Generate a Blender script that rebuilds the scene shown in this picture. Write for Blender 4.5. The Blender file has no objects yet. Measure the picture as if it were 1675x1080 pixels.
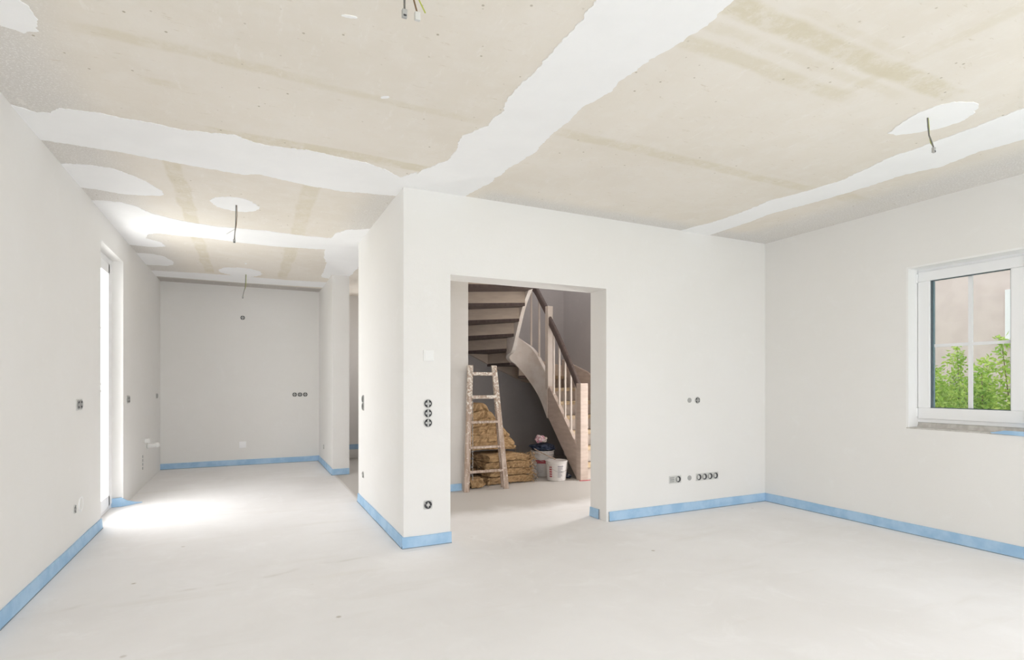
import bpy, bmesh, math, random
from mathutils import Vector, Matrix, noise
from mathutils.geometry import tessellate_polygon
random.seed(7)
PI = math.pi
sc = bpy.context.scene
COL = sc.collection

# ------------------------------------------------------------------ camera
YAW = math.atan2(432.5, 895.6)
cd = bpy.data.cameras.new('camera')
cd.sensor_width = 36.0
cd.lens = 895.6 / 1675 * 36
cd.shift_y = 88.5 / 1675
cd.clip_start = 0.05
cam = bpy.data.objects.new('camera', cd)
COL.objects.link(cam)
cam.location = (0, 0, 1.19)
cam.rotation_euler = (PI / 2, 0, -YAW)
sc.camera = cam

# ------------------------------------------------------------------ world, lights, exposure
w = bpy.data.worlds.new('overcast_sky')
sc.world = w
w.use_nodes = True
nt = w.node_tree
nt.nodes.clear()
wo = nt.nodes.new('ShaderNodeOutputWorld')
bg = nt.nodes.new('ShaderNodeBackground')
bg.inputs['Color'].default_value = (0.93, 0.96, 1.0, 1)
bg.inputs['Strength'].default_value = 1.85
nt.links.new(bg.outputs[0], wo.inputs[0])

def area(name, loc, rot, sx, sy, power, color=(1, 1, 1)):
    l = bpy.data.lights.new(name, 'AREA')
    l.shape = 'RECTANGLE'
    l.size = sx
    l.size_y = sy
    l.energy = power
    l.color = color
    o = bpy.data.objects.new(name, l)
    COL.objects.link(o)
    o.location = loc
    o.rotation_euler = rot
    return o
# terrace and entrance daylight; rear, side, store and landing lamps are added fill
area('fill_rear_a', (0.6, -2.75, 1.35), (PI / 2, 0, 0), 2.4, 2.2, 52, (0.925, 0.95, 1.0))  # added fill lamp in an unseen rear opening
area('fill_rear_b', (3.4, -2.75, 1.35), (PI / 2, 0, 0), 1.9, 2.2, 50, (0.925, 0.95, 1.0))  # second added rear fill lamp, its opening also unseen
area('fill_side', (5.1, -0.6, 1.4), (0, PI / 2, 0), 1.9, 2.1, 46, (0.925, 0.95, 1.0))  # added to brighten the left wall from an unseen side opening
area('daylight_terrace_door', (-1.275, 5.99, 1.2), (0, -PI / 2, 0), 2.3, 0.85, 58, (0.985, 0.975, 0.965))
area('daylight_entrance_door', (5.2, 4.95, 1.1), (0, PI / 2, 0), 1.9, 0.8, 66, (1.0, 0.975, 0.95))
area('fill_store', (1.93, 9.25, 1.7), (-PI / 2, 0, 0), 0.22, 0.9, 14, (1.0, 0.985, 0.97))  # added out of view to lift the kitchen and the store gap
area('fill_upper_landing', (3.6, 6.9, 4.3), (0, 0, 0), 1.6, 1.2, 25, (1.0, 0.96, 0.93))  # added fill lamp under the stairwell cap, no opening here
sc.view_settings.view_transform = 'Standard'
sc.view_settings.look = 'None'
sc.view_settings.gamma = 1
sc.view_settings.use_curve_mapping = False
sc.view_settings.exposure = 0.10
sc.cycles.max_bounces = 14
sc.cycles.diffuse_bounces = 12
sc.cycles.transparent_max_bounces = 16
sc.cycles.sample_clamp_indirect = 8
sc.cycles.caustics_reflective = False
sc.cycles.caustics_refractive = False
sc.cycles.use_denoising = True

# ------------------------------------------------------------------ material helpers
def mat(name, color, rough=0.8, metal=0.0, spec=0.3):
    m = bpy.data.materials.new(name)
    m.use_nodes = True
    b = m.node_tree.nodes['Principled BSDF']
    b.inputs['Base Color'].default_value = (*color, 1)
    b.inputs['Roughness'].default_value = rough
    b.inputs['Metallic'].default_value = metal
    b.inputs['Specular IOR Level'].default_value = spec
    return m

class N:
    def __init__(s, m):
        s.t = m.node_tree
        s.b = s.t.nodes['Principled BSDF']
        s.co = s.t.nodes.new('ShaderNodeTexCoord').outputs['Object']
    def new(s, t, **k):
        n = s.t.nodes.new(t)
        for a, v in k.items():
            setattr(n, a, v)
        return n
    def put(s, sock, v):
        if isinstance(v, bpy.types.NodeSocket):
            s.t.links.new(v, sock)
        elif isinstance(v, tuple) and len(v) == 3 and sock.type == 'RGBA':
            sock.default_value = (*v, 1)
        else:
            sock.default_value = v
    def math(s, op, a, b=0.0, c=0.0, clamp=False):
        n = s.new('ShaderNodeMath', operation=op, use_clamp=clamp)
        s.put(n.inputs[0], a); s.put(n.inputs[1], b); s.put(n.inputs[2], c)
        return n.outputs[0]
    def noise(s, scale, detail=4, rough=0.55, vec=None, dist=0.0):
        n = s.new('ShaderNodeTexNoise')
        s.put(n.inputs['Vector'], vec or s.co)
        n.inputs['Scale'].default_value = scale
        n.inputs['Detail'].default_value = detail
        n.inputs['Roughness'].default_value = rough
        n.inputs['Distortion'].default_value = dist
        return n.outputs['Fac']
    def ramp(s, fac, lo, hi, a=0.0, b=1.0):
        n = s.new('ShaderNodeMapRange', interpolation_type='SMOOTHSTEP')
        s.put(n.inputs['Value'], fac)
        s.put(n.inputs['From Min'], lo); s.put(n.inputs['From Max'], hi)
        s.put(n.inputs['To Min'], a); s.put(n.inputs['To Max'], b)
        return n.outputs[0]
    def mix(s, fac, a, b, mode='MIX'):
        n = s.new('ShaderNodeMix', data_type='RGBA', blend_type=mode)
        s.put(n.inputs['Factor'], fac)
        s.put(n.inputs['A'] if False else n.inputs[6], a)
        s.put(n.inputs[7], b)
        return n.outputs[2]
    def scaled(s, v):
        n = s.new('ShaderNodeMapping')
        s.t.links.new(s.co, n.inputs['Vector'])
        n.inputs['Scale'].default_value = v
        return n.outputs[0]
    def xyz(s):
        n = s.new('ShaderNodeSeparateXYZ')
        s.t.links.new(s.co, n.inputs[0])
        return n.outputs
    def color(s, c):
        s.put(s.b.inputs['Base Color'], c)
    def bump(s, h, strength=0.2, dist=0.01):
        n = s.new('ShaderNodeBump')
        n.inputs['Strength'].default_value = strength
        n.inputs['Distance'].default_value = dist
        s.put(n.inputs['Height'], h)
        s.t.links.new(n.outputs[0], s.b.inputs['Normal'])

def mat_noise(name, c1, c2, scale=4, rough=0.8, bump=0.0, bscale=60, stretch=None, lo=0.35, hi=0.65, spec=0.3):
    m = mat(name, c1, rough, 0, spec)
    n = N(m)
    v = n.scaled(stretch) if stretch else None
    n.color(n.mix(n.ramp(n.noise(scale, 5, 0.6, v), lo, hi), c1, c2))
    if bump:
        n.bump(n.noise(bscale, 4, 0.6, v), bump, 0.004)
    return m

M = {}
def plaster(name, c1, c2, c3):
    m = mat(name, c1, 0.92, 0, 0.15)
    n = N(m)
    base = n.mix(n.ramp(n.noise(1.3, 5, 0.6), 0.3, 0.7), c1, c2)
    blot = n.ramp(n.noise(5.5, 6, 0.7, dist=0.6), 0.55, 0.75, 0, 0.55)
    base = n.mix(blot, base, c3)
    # faint trowel strokes
    st = n.ramp(n.noise(9, 4, 0.6, n.scaled((0.5, 0.5, 3.0))), 0.45, 0.7, 0, 0.35)
    base = n.mix(st, base, c2)
    n.color(base)
    n.bump(n.math('ADD', n.noise(14, 5, 0.6), n.math('MULTIPLY', n.noise(160, 2), 0.3)), 0.18, 0.006)
    return m
M['plaster'] = plaster('smooth_lime_plaster', (0.815, 0.806, 0.792), (0.80, 0.789, 0.77), (0.835, 0.83, 0.82))
M['plaster_hall'] = plaster('shaded_hall_plaster', (0.50, 0.475, 0.475), (0.46, 0.44, 0.44), (0.54, 0.515, 0.51))  # same plaster darkened: dimness of hall and stairwell put into its colour
M['plaster_grey'] = plaster('dimmed_hall_plaster', (0.66, 0.64, 0.62), (0.62, 0.60, 0.575), (0.70, 0.68, 0.665))  # hall back wall plaster, darkened in colour to stand for weaker light
M['skim'] = mat_noise('white_joint_filler', (0.925, 0.93, 0.94), (0.90, 0.905, 0.915), 3, 0.9, 0.12, 30)

def concrete():
    m = mat('ceiling_concrete', (0.66, 0.62, 0.54), 0.9, 0, 0.2)
    n = N(m)
    X, Y, Z = n.xyz()
    wob = n.math('MULTIPLY', n.math('SUBTRACT', n.noise(2.2, 4), 0.5), 0.08)
    fine = n.noise(95, 6, 0.75)
    base = n.mix(n.ramp(n.noise(0.9, 5, 0.6), 0.3, 0.7), (0.81, 0.765, 0.70), (0.765, 0.715, 0.64))
    base = n.mix(n.ramp(n.noise(6, 6, 0.65), 0.42, 0.7, 0, 0.5), base, (0.825, 0.79, 0.74))
    def band(c, half, soft, axis, lo, hi):
        a, o = (X, Y) if axis == 'X' else (Y, X)
        d = n.math('ABSOLUTE', n.math('ADD', n.math('SUBTRACT', a, c), wob))
        f = n.ramp(d, half, half + soft, 1.0, 0.0)
        g = n.math('MULTIPLY', n.ramp(o, lo - 0.1, lo + 0.1), n.ramp(o, hi - 0.1, hi + 0.1, 1.0, 0.0))
        return n.math('MULTIPLY', f, g)
    stains = [(2.73, .022, .035, 'Y', -.6, .3, .62), (2.77, .012, .035, 'Y', .3, 1.1, .5), (2.67, .028, .035, 'Y', 1.6, 3.7, .7),
              (1.50, .035, .035, 'Y', 1.6, 3.15, 1.0), (1.74, .025, .035, 'Y', 1.6, 2.7, .7), (1.62, .012, .03, 'Y', 1.6, 2.9, .4), (1.40, .01, .02, 'Y', 1.9, 2.6, .35),
              (2.64, .02, .03, 'X', 0.6, 1.75, .35), (3.52, .045, .02, 'Y', -.2, 1.1, .8),
              (-.44, .04, .025, 'X', 4.1, 8.0, .8), (.42, .045, .03, 'X', 4.1, 8.0, .7), (3.06, .015, .03, 'Y', -.40, -.32, .9),
              (2.66, .04, .05, 'Y', 4.05, 4.7, .6), (0.3, .06, .07, 'Y', -1, 4.6, .6), (-1.0, .06, .07, 'Y', -1, 4.6, .6)]
    breakup = n.ramp(n.noise(7, 7, 0.8), 0.36, 0.58, 0.25, 1.0)
    for c, h, s_, ax, lo, hi, k in stains:
        f = n.math('MULTIPLY', n.math('MULTIPLY', band(c, h, s_, ax, lo, hi), k), breakup)
        base = n.mix(n.math('MULTIPLY', f, 0.72), base, (0.66, 0.60, 0.45))
    # grey laitance dragged along the walls, with fine white speckle
    sp = n.ramp(fine, 0.5, 0.62)
    for c, h, s_, ax, lo, hi, k in [(-1.09, .16, .35, 'X', -3, 9.2, .8), (4.75, .3, .35, 'X', -3, 4.0, .8), (3.92, .08, .22, 'Y', 1.6, 5, .85),
                                    (1.02, .08, .28, 'X', 4.1, 5.25, .7), (8.9, .2, .15, 'Y', -1.3, 1.3, 1.0)]:
        f = n.math('MULTIPLY', band(c, h, s_, ax, lo, hi), k)
        grey = n.mix(sp, (0.66, 0.645, 0.625), (0.84, 0.835, 0.83)) if c != 8.9 else (0.50, 0.475, 0.45)
        base = n.mix(f, base, grey)
    # pinholes, rust flecks
    v = n.new('ShaderNodeTexVoronoi'); v.inputs['Scale'].default_value = 13
    n.t.links.new(n.co, v.inputs['Vector'])
    msk = n.ramp(n.noise(1.7, 2), 0.44, 0.56)
    dots = n.math('MULTIPLY', n.ramp(v.outputs['Distance'], 0.04, 0.10, 0.8, 0.0), msk)
    base = n.mix(dots, base, (0.38, 0.33, 0.24))
    scr = n.ramp(n.noise(11, 8, 0.8, n.scaled((0.8, 3.5, 1))), 0.605, 0.66, 0, 0.55)
    base = n.mix(scr, base, (0.60, 0.53, 0.42))
    scr2 = n.ramp(n.noise(9, 8, 0.75, n.scaled((2.5, 0.7, 1))), 0.56, 0.68, 0, 0.4)
    base = n.mix(scr2, base, (0.87, 0.84, 0.80))
    n.color(base)
    n.bump(n.math('ADD', n.noise(8, 5, 0.6), n.math('MULTIPLY', fine, 0.4)), 0.12, 0.006)
    return m
M['concrete'] = concrete()

def screed():
    m = mat('floor_screed', (0.77, 0.75, 0.72), 0.75, 0, 0.25)
    n = N(m)
    base = n.mix(n.ramp(n.noise(0.8, 5, 0.6), 0.3, 0.7), (0.862, 0.855, 0.862), (0.80, 0.787, 0.785))
    base = n.mix(n.ramp(n.noise(3.5, 6, 0.7, dist=0.8), 0.5, 0.72, 0, 0.6), base, (0.88, 0.877, 0.885))
    base = n.mix(n.ramp(n.noise(2.2, 4, 0.6, n.scaled((0.35, 2.0, 1))), 0.56, 0.72, 0, 0.4), base, (0.77, 0.75, 0.73))
    X, Y, Z = n.xyz()
    # dimmer light of hall and store painted darker into the screed
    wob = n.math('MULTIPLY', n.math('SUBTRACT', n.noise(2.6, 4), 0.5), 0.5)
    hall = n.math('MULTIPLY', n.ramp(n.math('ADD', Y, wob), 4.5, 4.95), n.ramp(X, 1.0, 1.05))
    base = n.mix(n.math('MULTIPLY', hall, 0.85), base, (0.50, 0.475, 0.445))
    v = n.new('ShaderNodeTexVoronoi'); v.inputs['Scale'].default_value = 3.2
    n.t.links.new(n.co, v.inputs['Vector'])
    # faint long smear across the living-room floor
    t = n.math('ADD', n.math('SUBTRACT', n.math('MULTIPLY', X, 0.12), Y), 3.72)
    t = n.math('ADD', t, n.math('MULTIPLY', n.math('SUBTRACT', n.noise(1.5, 3), 0.5), 0.25))
    ln = n.math('MULTIPLY', n.ramp(n.math('ABSOLUTE', t), 0.004, 0.03, 0.5, 0.0), n.math('MULTIPLY', n.ramp(X, 1.0, 1.2, 1.0, 0.0), n.ramp(n.noise(4, 3), .4, .6)))
    base = n.mix(ln, base, (0.66, 0.64, 0.61))
    dots = n.math('MULTIPLY', n.ramp(v.outputs['Distance'], 0.02, 0.06, 0.8, 0.0), n.ramp(n.noise(2.1, 2), 0.46, 0.56))
    base = n.mix(dots, base, (0.50, 0.46, 0.41))
    n.color(base)
    n.bump(n.noise(12, 5, 0.6), 0.08, 0.005)
    return m
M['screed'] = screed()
M['blue'] = mat_noise('blue_foam_strip', (0.33, 0.52, 0.73), (0.43, 0.61, 0.80), 7, 0.7, 0.1, 40)
M['gapdark'] = mat('strip_gap', (0.22, 0.28, 0.33), 0.9)
M['pvc'] = mat('white_window_pvc', (0.86, 0.865, 0.875), 0.35, 0, 0.4)
M['seal'] = mat('grey_rubber_seal', (0.10, 0.13, 0.15), 0.6)
M['spacer'] = mat('glass_spacer', (0.22, 0.33, 0.38), 0.4)
M['sillstone'] = mat_noise('rough_sill_mortar', (0.50, 0.48, 0.45), (0.62, 0.60, 0.57), 22, 0.95, 0.5, 90)
M['bar'] = mat('glazing_bar', (0.90, 0.91, 0.93), 0.4)
M['pale'] = mat_noise('daylit_stringer_wood', (0.76, 0.68, 0.62), (0.88, 0.83, 0.79), 3, 0.5, 0.05, 40, (1, 1, 1.5))  # stair wood lightened; daylight and its blotches painted into the colour
M['pine'] = mat_noise('pale_stair_wood', (0.58, 0.475, 0.41), (0.66, 0.55, 0.485), 6, 0.55, 0.05, 40, (1, 1, 5))
M['riser'] = mat_noise('riser_wood', (0.68, 0.60, 0.54), (0.74, 0.66, 0.60), 5, 0.55, 0, 40)
M['tan'] = mat_noise('riser_back_wood', (0.62, 0.52, 0.44), (0.69, 0.59, 0.50), 5, 0.6, 0.05, 40, (1, 1, 6))
M['dark'] = mat_noise('dark_brown_stair_wood', (0.115, 0.085, 0.08), (0.15, 0.115, 0.105), 9, 0.5, 0.05, 60, (1, 6, 1))
M['cover'] = mat_noise('tan_tread_cover', (0.62, 0.48, 0.30), (0.70, 0.58, 0.42), 12, 0.8)
M['galv'] = mat('device_grey', (0.45, 0.45, 0.44), 0.5, 0.3)
M['lightgrey'] = mat('device_light_grey', (0.63, 0.63, 0.61), 0.5)
M['black'] = mat('device_black', (0.05, 0.05, 0.055), 0.6)
M['white'] = mat('white_plastic', (0.84, 0.84, 0.83), 0.4)
M['cable'] = mat('grey_cable', (0.17, 0.165, 0.15), 0.6)
M['brownwire'] = mat('brown_wire', (0.20, 0.13, 0.07), 0.6)
M['ygwire'] = mat('yellow_green_wire', (0.45, 0.50, 0.10), 0.6)
M['straw'] = None

def glass():
    m = bpy.data.materials.new('window_glass')
    m.use_nodes = True
    t = m.node_tree
    t.nodes.clear()
    o = t.nodes.new('ShaderNodeOutputMaterial')
    mx = t.nodes.new('ShaderNodeMixShader')
    tr = t.nodes.new('ShaderNodeBsdfTransparent')
    gl = t.nodes.new('ShaderNodeBsdfGlossy')
    gl.inputs['Roughness'].default_value = 0.02
    lw = t.nodes.new('ShaderNodeLayerWeight')
    pw = t.nodes.new('ShaderNodeMath'); pw.operation = 'POWER'; pw.inputs[1].default_value = 5
    ma = t.nodes.new('ShaderNodeMath'); ma.operation = 'MULTIPLY_ADD'; ma.inputs[1].default_value = 0.7; ma.inputs[2].default_value = 0.02
    t.links.new(lw.outputs['Facing'], pw.inputs[0]); t.links.new(pw.outputs[0], ma.inputs[0])
    t.links.new(ma.outputs[0], mx.inputs[0])
    t.links.new(tr.outputs[0], mx.inputs[1])
    t.links.new(gl.outputs[0], mx.inputs[2])
    t.links.new(mx.outputs[0], o.inputs[0])
    return m
M['glass'] = glass()

# ------------------------------------------------------------------ mesh helpers
class MB:
    def __init__(s):
        s.v = []; s.f = []
    def box(s, a, b, mtx=None):
        x0, y0, z0 = a; x1, y1, z1 = b
        p = [(x0, y0, z0), (x1, y0, z0), (x1, y1, z0), (x0, y1, z0), (x0, y0, z1), (x1, y0, z1), (x1, y1, z1), (x0, y1, z1)]
        if mtx:
            p = [tuple(mtx @ Vector(q)) for q in p]
        n = len(s.v)
        s.v += p
        s.f += [tuple(n + i for i in q) for q in ((0, 3, 2, 1), (4, 5, 6, 7), (0, 1, 5, 4), (1, 2, 6, 5), (2, 3, 7, 6), (3, 0, 4, 7))]
        return s
    def prism(s, poly, lo, hi, axis='Z'):
        """poly: list of 2D points; extruded along axis between lo and hi"""
        def P(q, t):
            return {'Z': (q[0], q[1], t), 'X': (t, q[0], q[1]), 'Y': (q[0], t, q[1])}[axis]
        n = len(s.v); k = len(poly)
        s.v += [P(q, lo) for q in poly] + [P(q, hi) for q in poly]
        tris = tessellate_polygon([[Vector((q[0], q[1], 0)) for q in poly]])
        for t in tris:
            s.f.append((n + t[0], n + t[1], n + t[2]))
            s.f.append((n + k + t[2], n + k + t[1], n + k + t[0]))
        for i in range(k):
            j = (i + 1) % k
            s.f.append((n + i, n + j, n + k + j, n + k + i))
        return s
    def tube(s, pts, r, seg=8, caps=True):
        pts = [Vector(p) for p in pts]
        rs = r if isinstance(r, (list, tuple)) else [r] * len(pts)
        n0 = len(s.v)
        up = None
        for i, p in enumerate(pts):
            d = (pts[min(i + 1, len(pts) - 1)] - pts[max(i - 1, 0)]).normalized()
            if up is None:
                up = d.orthogonal().normalized()
            up = (up - d * up.dot(d)).normalized()
            sd = d.cross(up)
            for k in range(seg):
                a = 2 * PI * k / seg
                s.v.append(tuple(p + (up * math.cos(a) + sd * math.sin(a)) * rs[i]))
        for i in range(len(pts) - 1):
            for k in range(seg):
                a = n0 + i * seg + k; b = n0 + i * seg + (k + 1) % seg
                s.f.append((a, b, b + seg, a + seg))
        if caps:
            s.f.append(tuple(n0 + k for k in range(seg))[::-1])
            s.f.append(tuple(n0 + (len(pts) - 1) * seg + k for k in range(seg)))
        return s
    def lathe(s, prof, c=(0, 0, 0), seg=28, axis='Z'):
        n0 = len(s.v)
        for (r, z) in prof:
            for k in range(seg):
                a = 2 * PI * k / seg
                if axis == 'Z':
                    s.v.append((c[0] + r * math.cos(a), c[1] + r * math.sin(a), c[2] + z))
                else:
                    s.v.append((c[0] + r * math.cos(a), c[1] + z, c[2] + r * math.sin(a)))
        for i in range(len(prof) - 1):
            for k in range(seg):
                a = n0 + i * seg + k; b = n0 + i * seg + (k + 1) % seg
                s.f.append((a, b, b + seg, a + seg))
        return s
    def sweep(s, pts, wdt, h):
        """rectangular profile swept along pts, upright (height vertical)"""
        pts = [Vector(p) for p in pts]
        n0 = len(s.v)
        for i, p in enumerate(pts):
            d = pts[min(i + 1, len(pts) - 1)] - pts[max(i - 1, 0)]
            d.z = 0; d.normalize()
            sd = Vector((d.y, -d.x, 0))
            c = wdt * 0.18
            for a, b in ((-1, -1), (1, -1), (1, .7), (.6, 1), (-.6, 1), (-1, .7)):
                s.v.append(tuple(p + sd * (a * wdt / 2) + Vector((0, 0, b * h / 2))))
        for i in range(len(pts) - 1):
            for k in range(6):
                a = n0 + i * 6 + k; b = n0 + i * 6 + (k + 1) % 6
                s.f.append((a, b, b + 6, a + 6))
        s.f.append(tuple(n0 + k for k in range(6))[::-1])
        s.f.append(tuple(n0 + (len(pts) - 1) * 6 + k for k in range(6)))
        return s
    def build(s, name, m, parent=None, smooth=False, bevel=0.0, local=None):
        me = bpy.data.meshes.new(name)
        v = s.v
        if local is not None:
            L = Vector(local)
            v = [tuple(Vector(q) - L) for q in v]
        me.from_pydata(v, [], s.f)
        bm = bmesh.new(); bm.from_mesh(me)
        bmesh.ops.recalc_face_normals(bm, faces=bm.faces)
        bm.to_mesh(me); bm.free()
        me.materials.append(m)
        if smooth:
            for p in me.polygons:
                p.use_smooth = True
        o = bpy.data.objects.new(name, me)
        COL.objects.link(o)
        if parent is not None:
            o.parent = parent
        if local is not None:
            o.location = local
        if bevel:
            b = o.modifiers.new('bevel', 'BEVEL')
            b.width = bevel; b.segments = 2; b.limit_method = 'ANGLE'
        return o

def tag(o, label=None, cat=None, group=None, kind=None):
    if label: o['label'] = label
    if cat: o['category'] = cat
    if group: o['group'] = group
    if kind: o['kind'] = kind
    return o
def each(name, boxes, m, parent, bevel=0.0):
    out = []
    for q in boxes:
        out.append((q if isinstance(q, MB) else MB().box(*q)).build(name, m, parent, bevel=bevel))
    return out
def struct(o, label=None, cat=None):
    return tag(o, label, cat, None, 'structure')
def thing(name, loc, label, cat, rz=0, group=None):
    o = bpy.data.objects.new(name, None)
    COL.objects.link(o)
    o.empty_display_size = 0.1
    o.location = loc
    o.rotation_euler = (0, 0, rz)
    return tag(o, label, cat, group)
def box(name, a, b, m, parent=None, bevel=0.0):
    return MB().box(a, b).build(name, m, parent, bevel=bevel)

# ------------------------------------------------------------------ dimensions
H = 2.62
XL, XR = -1.09, 4.75
Y1 = 3.905; Y1b = 4.145
YK = 8.96
XC, XCb = 1.015, 1.21
YREAR = -2.5

# ------------------------------------------------------------------ floor, ceiling
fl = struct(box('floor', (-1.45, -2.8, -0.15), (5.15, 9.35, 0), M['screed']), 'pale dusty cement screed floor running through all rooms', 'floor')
sj = MB().box((1.03, 5.72, 0.0), (1.042, 7.43, 0.0015)).build('screed_joint', mat('joint', (0.62, 0.60, 0.57), 0.9), fl)
ce = MB()
ce.box((-1.45, -2.8, H), (5.15, 5.87, H + 0.22))
ce.box((-1.45, 5.87, H), (2.23, 9.35, H + 0.22))
ceil = struct(ce.build('ceiling', M['concrete']), 'bare beige concrete slab ceiling with white filler bands', 'ceiling')

def ragged(poly, amp=0.012, step=0.03, seed=0, closed=True):
    out = []
    n = len(poly)
    for i in range(n):
        a = Vector(poly[i]); b = Vector(poly[(i + 1) % n])
        d = b - a; L = d.length
        k = max(1, int(L / step))
        nr = Vector((-d.y, d.x)).normalized()
        for j in range(k):
            p = a + d * (j / k)
            q = Vector((p.x * 9 + seed, p.y * 9, seed * 1.7))
            o = noise.noise(q) * amp + noise.noise(q * 4.3) * amp * 0.7 + noise.noise(q * 13.0) * 0.007
            if j == 0: o *= 0.3
            p = p + nr * o
            out.append((p.x, p.y))
    return out
def patch(name, poly, seed, th=0.003, amp=0.012):
    pl = ragged(poly, amp, 0.012, seed)
    return MB().prism(pl, H - th, H + 0.004).build(name, M['skim'], ceil)
# filler bands over the slab joints (world coordinates, metres)
patch('plaster_band', [(1.17, -2.6), (1.19, -1.0), (1.15, 0.4), (1.17, 1.7), (1.18, 1.93), (1.18, 2.28), (1.17, 2.47), (1.21, 2.59), (1.19, 2.68), (1.2, 2.78), (1.11, 2.96), (1.14, 3.11), (1.15, 3.32),
                       (1.1, 3.43), (1.05, 3.55), (0.98, 3.95), (1.5, 3.95), (1.5, 3.81), (1.55, 3.58), (1.55, 3.28), (1.58, 3.1), (1.59, 2.94), (1.56, 2.69), (1.57, 2.54),
                       (1.55, 2.39), (1.6, 2.2), (1.58, 2.12), (1.6, 1.92), (1.63, 1.73), (1.64, 1.61), (1.63, 1.48), (1.62, 0.5), (1.58, -0.8), (1.6, -2.6)], 1, 0.0035)
patch('plaster_band', [(1.03, 3.6), (0.95, 3.74), (0.84, 3.66), (0.74, 3.61), (0.67, 3.59), (0.32, 3.55), (0.12, 3.59), (-0.03, 3.55), (-0.06, 3.52), (-0.32, 3.57), (-0.5, 3.56), (-0.62, 3.56), (-0.7, 3.54), (-0.88, 3.57),
                       (-0.93, 3.66), (-1.0, 3.68), (-1.12, 3.62), (-1.12, 4.08), (-0.95, 4.08), (-0.7, 4.08), (-0.41, 4.12), (-0.02, 4.16), (0.06, 4.11), (0.37, 4.18), (0.63, 4.2), (0.89, 4.15), (1.05, 4.12)], 2, 0.003)
patch('plaster_band', [(-1.12, 5.27), (-1.0, 5.22), (-0.89, 5.21), (-0.8, 5.28), (-0.73, 5.43), (-0.51, 5.58), (-0.23, 5.63), (0.13, 5.59), (0.5, 5.62), (0.74, 5.6), (0.75, 5.4), (0.82, 5.24), (0.99, 5.11), (1.05, 5.11),
                       (1.05, 5.66), (1.22, 5.68), (1.22, 7.46), (0.99, 7.47), (0.99, 7.75), (0.9, 7.7), (0.87, 7.55), (0.87, 7.21), (0.84, 6.76), (0.77, 6.45), (0.74, 6.09), (0.26, 6.18), (-0.06, 6.17), (-0.32, 6.12), (-0.56, 6.13), (-0.78, 6.12),
                       (-0.86, 6.2), (-0.9, 6.39), (-0.78, 6.52), (-0.77, 6.68), (-0.89, 6.76), (-1.12, 6.75)], 3, 0.0032)
patch('plaster_band', [(3.62, -2.6), (3.6, 0.0), (3.61, 1.39), (3.63, 1.6), (3.64, 1.72), (3.65, 1.85), (3.65, 2.1), (3.7, 2.24), (3.75, 2.48), (3.71, 2.79), (3.66, 2.96), (3.7, 3.23), (3.69, 3.62), (3.61, 3.94),
                       (3.99, 3.94), (3.98, 3.47), (3.95, 3.2), (4.01, 2.8), (4.04, 2.45), (4.03, 2.19), (4.1, 2.01), (4.04, 1.78), (4.08, 1.58), (4.06, 0), (4.05, -2.6)], 4, 0.003)
patch('plaster_band', [(-1.12, 8.18), (-0.6, 8.1), (-0.04, 8.08), (0.5, 8.12), (1.02, 8.05), (1.02, 8.5), (0.5, 8.55), (-0.04, 8.6), (-0.6, 8.58), (-1.12, 8.55)], 5)
patch('plaster_patch', [(-1.12, 4.48), (-1.0, 4.43), (-0.92, 4.41), (-0.83, 4.41), (-0.76, 4.45), (-0.66, 4.58), (-0.57, 4.77), (-0.57, 4.85), (-0.6, 4.9), (-0.72, 4.95), (-0.85, 4.97), (-1.12, 4.93)], 6)
patch('plaster_patch', [(-1.12, 7.14), (-0.95, 7.13), (-0.85, 7.2), (-0.78, 7.47), (-0.8, 7.66), (-0.88, 7.76), (-1.12, 7.8)], 7)
patch('plaster_patch', [(-1.12, 2.5), (-0.92, 2.5), (-0.8, 2.56), (-0.75, 2.65), (-0.74, 2.74), (-0.76, 2.83), (-0.82, 2.87), (-0.9, 2.83), (-1.12, 2.8)], 8)
def ellipse(cx, cy, a, b, rot=0, n=18):
    return [(cx + a * math.cos(t) * math.cos(rot) - b * math.sin(t) * math.sin(rot), cy + a * math.cos(t) * math.sin(rot) + b * math.sin(t) * math.cos(rot)) for t in [2 * PI * i / n for i in range(n)]]
patch('plaster_patch', ellipse(-0.09, 4.88, 0.17, 0.19), 9, amp=0.02)
patch('plaster_patch', ellipse(-0.08, 7.8, 0.25, 0.3), 10, amp=0.03)
patch('plaster_patch', [(3.28, 1.88), (3.22, 1.77), (3.18, 1.67), (3.19, 1.58), (3.22, 1.52), (3.31, 1.48), (3.38, 1.49), (3.45, 1.54), (3.49, 1.6), (3.47, 1.73), (3.42, 1.80), (3.35, 1.87)], 11)
patch('plaster_patch', ellipse(-0.02, 7.22, 0.012, 0.03), 12, amp=0.005)
patch('plaster_patch', ellipse(0.356, 2.19, 0.03, 0.008, -0.2), 13, amp=0.005)
patch('plaster_patch', ellipse(0.616, 2.73, 0.022, 0.010, -0.6), 14, amp=0.006)

# ------------------------------------------------------------------ walls
def wall(name, boxes, m, label):
    b = MB()
    for a, c in boxes:
        b.box(a, c)
    return struct(b.build(name, m), label, 'wall')
P_ = M['plaster']
wall('wall_left', [((-1.45, -2.8, 0), (XL, 5.54, H)), ((-1.45, 5.54, 2.38), (XL, 6.44, H)), ((-1.45, 6.44, 0), (XL, 9.35, H))], P_,
     'long off-white plastered wall at the left with the tall terrace door opening')
wall('wall_right', [((XR, -2.8, 0), (5.15, -1.7, H)), ((XR, -1.7, 0), (5.15, 0.5, .4)), ((XR, -1.7, 2.38), (5.15, .5, H)), ((XR, 0.5, 0), (5.15, 1.25, H)), ((XR, 1.25, 0), (5.15, 2.577, 0.835)), ((XR, 1.25, 2.125), (5.15, 2.577, H)), ((XR, 2.577, 0), (5.15, Y1 + 0.02, H))], P_,
     'off-white plastered wall at the right around the white window')
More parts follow.
